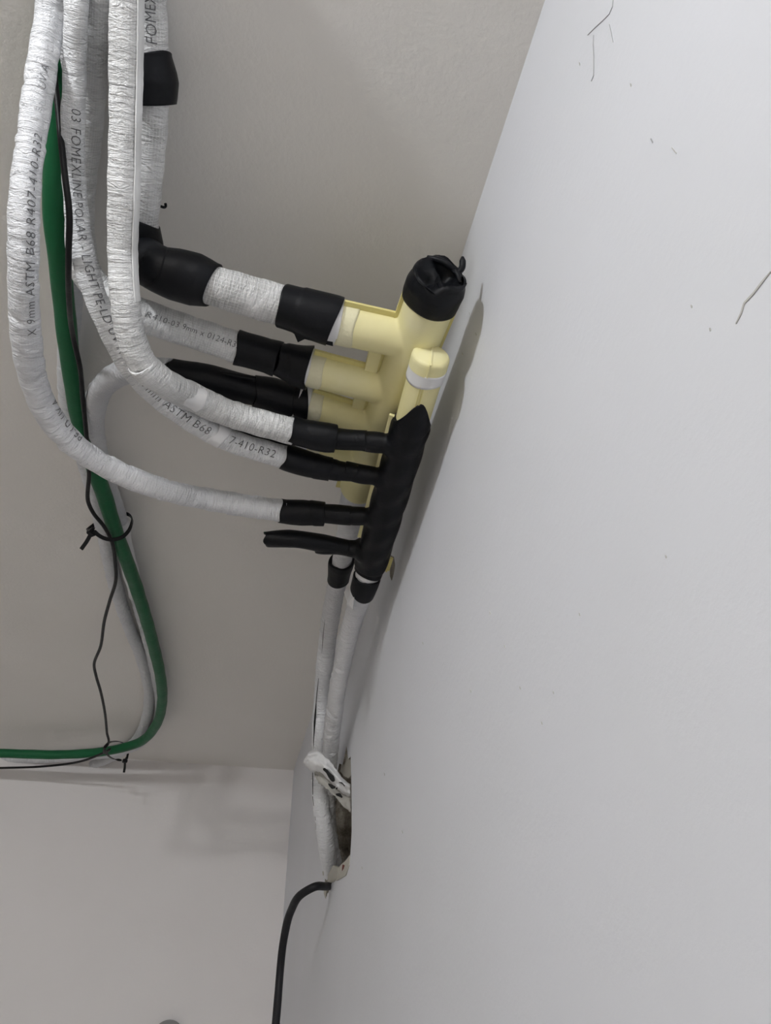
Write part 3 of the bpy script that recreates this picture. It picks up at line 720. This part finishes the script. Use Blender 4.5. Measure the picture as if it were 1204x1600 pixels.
# ================================================================== HOSE, CABLES, TIES
def line(name, label, cat, pts, r, m, n=20, amp=0.0, knots=None):
    P = Path(pts, .004)
    me = tube_mesh(name, P, rubber_radius(r, 5, amp, knots), None, None, n, .004, 0, (True, True))
    return tag(new_obj(name, me, m), label, cat), P
hose = [(104, -40, .0145), (103, 0, .0145), (98, 130, .018), (89, 240, .030), (85, 320, .042), (91, 390, .050), (98, 455, .052), (105, 525, .054), (115, 600, .055), (127, 665, .055), (142, 715, .056), (163, 775, .058), (183, 838, .058), (203, 890, .054), (223, 950, .050), (240, 1010, .048), (251, 1060, .048), (253, 1098, .048), (243, 1134, .050), (217, 1160, .054), (170, 1173, .060), (100, 1179, .064), (0, 1177, .066), (-60, 1176, .066), (-300, 1174, .066)]
line('hose', 'dark green flexible hose running beside the white pipes and along the wall', 'hose', [at(x, y, drop=d) for x, y, d in hose], .0122, M_green, 24, .0002)
cab = [(78, -40, .006), (80, 60, .016), (86, 130, .040), (91, 170, .062), (95, 215, .088), (102, 280, .118), (108, 330, .138), (107, 400, .146), (108, 470, .122), (115, 530, .076), (125, 575, .077), (129, 620, .077), (135, 680, .078), (139, 740, .079), (138, 785, .079), (146, 802, .079), (162, 822, .078), (174, 845, .076), (180, 880, .072), (181, 905, .072), (171, 940, .070), (163, 970, .070), (157, 1010, .070), (147, 1038, .070), (150, 1056, .070), (157, 1080, .070), (164, 1115, .070), (167, 1145, .072), (169, 1162, .078), (163, 1170, .085), (164, 1177, .085), (172, 1170, .084), (160, 1177, .084), (120, 1191, .082), (60, 1198, .080), (0, 1200, .080), (-60, 1201, .080), (-300, 1200, .080)]
line('thin_cable', 'thin black cable snaking loosely down beside the green hose', 'cable', [at(x, y, drop=d) for x, y, d in cab], .0031, M_cable, 12)
pw = [at(528, 1382, x=.03), at(516, 1384, x=.006), at(508, 1385, x=-.012), at(490, 1386, x=-.036), at(470, 1398, x=-.055), at(454, 1424, x=-.066), at(444, 1462, x=-.07), at(438, 1510, x=-.07), at(434, 1560, x=-.07), at(430, 1610, x=-.07), at(427, 1680, x=-.07)]
line('power_cable', 'stout black rubber cable drooping out of the wall below the hole', 'cable', pw, .0068, M_power, 20, .0001)

def strap(name, pts, wd, th, parent, m=M_tie, ax=(.25, 1.0, -.35)):
    """flat nylon strap standing on edge along a line"""
    P = Path(pts, .002); bm = bmesh.new(); rows = []
    for i in range(0, len(P.Q)):
        t = P.T[i]; c = np.array(ax); c = c - t * (c @ t); c /= np.linalg.norm(c); k = np.cross(t, c)
        rows.append([bm.verts.new(P.Q[i] + c * a * wd / 2 + k * b * th / 2) for a, b in ((-1, -1), (1, -1), (1, 1), (-1, 1))])
    for a, b in zip(rows, rows[1:]):
        for j in range(4): bm.faces.new((a[j], a[(j + 1) % 4], b[(j + 1) % 4], b[j]))
    bm.faces.new(rows[0][::-1]); bm.faces.new(rows[-1])
    bmesh.ops.recalc_face_normals(bm, faces=bm.faces[:])
    return bm_obj(name, bm, m, parent, False)
def zip_tie(label, ring, head, tail, nub, ax):
    t = thing('zip_tie', label, 'cable tie', head, 'black cable ties')
    strap('strap', ring, .0062, .0018, t, M_tie, ax)
    bm = bmesh.new(); rot = (ring[1] - ring[0]).to_track_quat('X', 'Z').to_matrix()
    vs = box_bm(bm, head, .0125, .0110, .0095, rot); bmesh.ops.bevel(bm, geom=bm.edges[:], offset=.0015, segments=2, affect='EDGES')
    bm_obj('head', bm, M_tie, t)
    strap('tail', [head, head.lerp(tail, .5) + Vector((.001, 0, 0)), tail], .0062, .0018, t, M_tie, ax)
    strap('loop_nub', [head, nub], .0050, .0016, t)
    return t
d1 = .080
z1 = [at(147, 830, drop=d1 + .003), at(155, 837, drop=d1 + .005), at(166, 842, drop=d1 + .005), at(178, 843, drop=d1 + .003), at(191, 839, drop=.078), at(201, 829, drop=.066), at(206, 816, drop=.05), at(205, 808, drop=.03), at(198, 803, drop=.014), at(178, 806, drop=.004), at(150, 818, drop=.004), at(139, 826, drop=.02), at(140, 831, drop=.06)]
zip_tie('black cable tie with its tail sticking out left, below the long white loop', z1, at(143, 832, drop=d1 + .003), at(127, 858, drop=d1 + .012), at(146, 824, drop=d1 - .002), (.3, .9, -.45))
d2 = .098
z2 = [at(190, 1188, drop=d2), at(178, 1186, drop=d2), at(167, 1178, drop=d2), at(163, 1169, drop=d2 - .006), at(168, 1162, drop=.075), at(178, 1158.5, drop=.05), at(189, 1159.5, drop=.03), at(196, 1166, drop=.015), at(200, 1176, drop=.012), at(198, 1186, drop=.03)]
zip_tie('black cable tie with its tail hanging straight down, where the hose turns along the wall', z2, at(195, 1189, drop=d2), at(193.5, 1207, drop=d2 + .026), at(198, 1183, drop=d2 - .006), (1.0, .2, -.1))

# ================================================================== TORN WRAP AT THE HOLE
scrap = thing('torn_wrap', 'torn crumpled strip of white wrap with black print, hung across the pipes at the hole', 'scrap', CAM + ray(510, 1215) * (1.31 / F))
rgn = np.random.default_rng(4)
def sheet(name, cols, m, parent, x_of, thick=.002, amp=.0035, seed=1, nu=26, nv=12):
    """a crumpled strip: cols = outline rows from top edge to bottom edge, in sight lines, at its own distance from the wall"""
    rg = np.random.default_rng(seed); top, bot = np.array(cols[0], float), np.array(cols[1], float)
    u = np.linspace(0, 1, nu); tt = np.linspace(0, 1, len(top)); tb = np.linspace(0, 1, len(bot))
    bm = bmesh.new(); G = []
    ph = rg.uniform(0, 6, 6)
    for i in range(nu):
        a = np.array([np.interp(u[i], tt, top[:, k]) for k in (0, 1)]); b = np.array([np.interp(u[i], tb, bot[:, k]) for k in (0, 1)])
        row = []
        for j in range(nv):
            v = j / (nv - 1); c = a + (b - a) * v + (rg.uniform(-.9, .9, 2) if thick > .001 and 0 < i < nu - 1 else 0)
            e = amp * 1.6 * (math.sin(u[i] * 17 + ph[0] + 3 * v) * .5 + math.sin(v * 11 + ph[1] + 7 * u[i]) * .4 + rg.uniform(-.5, .5))
            t_ = x_of(u[i], v) + e; row.append(CAM + ray(c[0], c[1]) * (t_ / F))
        G.append(row)
    fr = [[bm.verts.new(p) for p in r] for r in G]; bk = [[bm.verts.new(p + Vector((thick * .3, thick, thick * .3))) for p in r] for r in G]
    for i in range(nu - 1):
        for j in range(nv - 1):
            bm.faces.new((fr[i][j], fr[i+1][j], fr[i+1][j+1], fr[i][j+1])); bm.faces.new((bk[i][j], bk[i][j+1], bk[i+1][j+1], bk[i+1][j]))
    for i in range(nu - 1):
        bm.faces.new((fr[i][0], bk[i][0], bk[i+1][0], fr[i+1][0])); bm.faces.new((fr[i][-1], fr[i+1][-1], bk[i+1][-1], bk[i][-1]))
    for j in range(nv - 1):
        bm.faces.new((fr[0][j], fr[0][j+1], bk[0][j+1], bk[0][j])); bm.faces.new((fr[-1][j], bk[-1][j], bk[-1][j+1], fr[-1][j+1]))
    bmesh.ops.recalc_face_normals(bm, faces=bm.faces[:])
    return bm_obj(name, bm, m, parent, True)
xo = lambda u, v: 1.318 - .035 * u - .012 * math.sin(PI * v)
sheet('wrap', [[(478, 1181), (484, 1173), (497, 1172), (506, 1180), (517, 1192), (528, 1206), (537, 1219), (547, 1225)], [(473, 1190), (476, 1198), (486, 1205), (499, 1206), (512, 1217), (524, 1230), (534, 1239), (547, 1246)]], M_white_tape, scrap, xo, .002, .0036, 2)
xo2 = lambda u, v: 1.326 - .036 * u
sheet('dusty_underside', [[(491, 1204), (499, 1201), (512, 1213), (524, 1228), (535, 1236), (548, 1238)], [(491, 1210), (497, 1224), (510, 1232), (525, 1247), (536, 1260), (548, 1270)]], M_scrap_grey, scrap, xo2, .002, .002, 3)['label'] = 'dusty grey underside of the strip'
for k, (tp, bt) in enumerate([([(504, 1201), (508, 1199), (515, 1207), (522, 1213), (523, 1219)], [(505, 1204), (509, 1207), (514, 1217), (519, 1222), (522, 1221)]), ([(512, 1224), (517, 1225), (524, 1229)], [(513, 1227), (518, 1233), (523, 1232)]), ([(524, 1231), (527, 1230)], [(525, 1234), (527, 1233)]), ([(529, 1222), (534, 1222), (539, 1228)], [(529, 1223), (534, 1224.5), (538, 1229)]), ([(524, 1240), (531, 1239), (535, 1245)], [(525, 1243), (530, 1245), (534, 1247)])]):
    sheet('black_print', [tp, bt], M_ink2, scrap, lambda u, v, k=k, tp=tp: 1.299 - .035 * ((tp[0][0] + u * (tp[-1][0] - tp[0][0])) - 475) / 72, .0008, .0003, 6 + k, 8, 4)

# grey rounded fitting whose top just shows at the lower edge of the picture
bm = bmesh.new(); c = at(262, 1618, y=-.02)
bmesh.ops.create_uvsphere(bm, u_segments=28, v_segments=14, radius=.038, matrix=Matrix.Translation(c) @ Matrix.Diagonal((1, .5, .9, 1)))
tag(bm_obj('wall_fitting', bm, M_grey, None, True), 'grey rounded fitting on the back wall, barely showing at the lower edge', 'fitting')
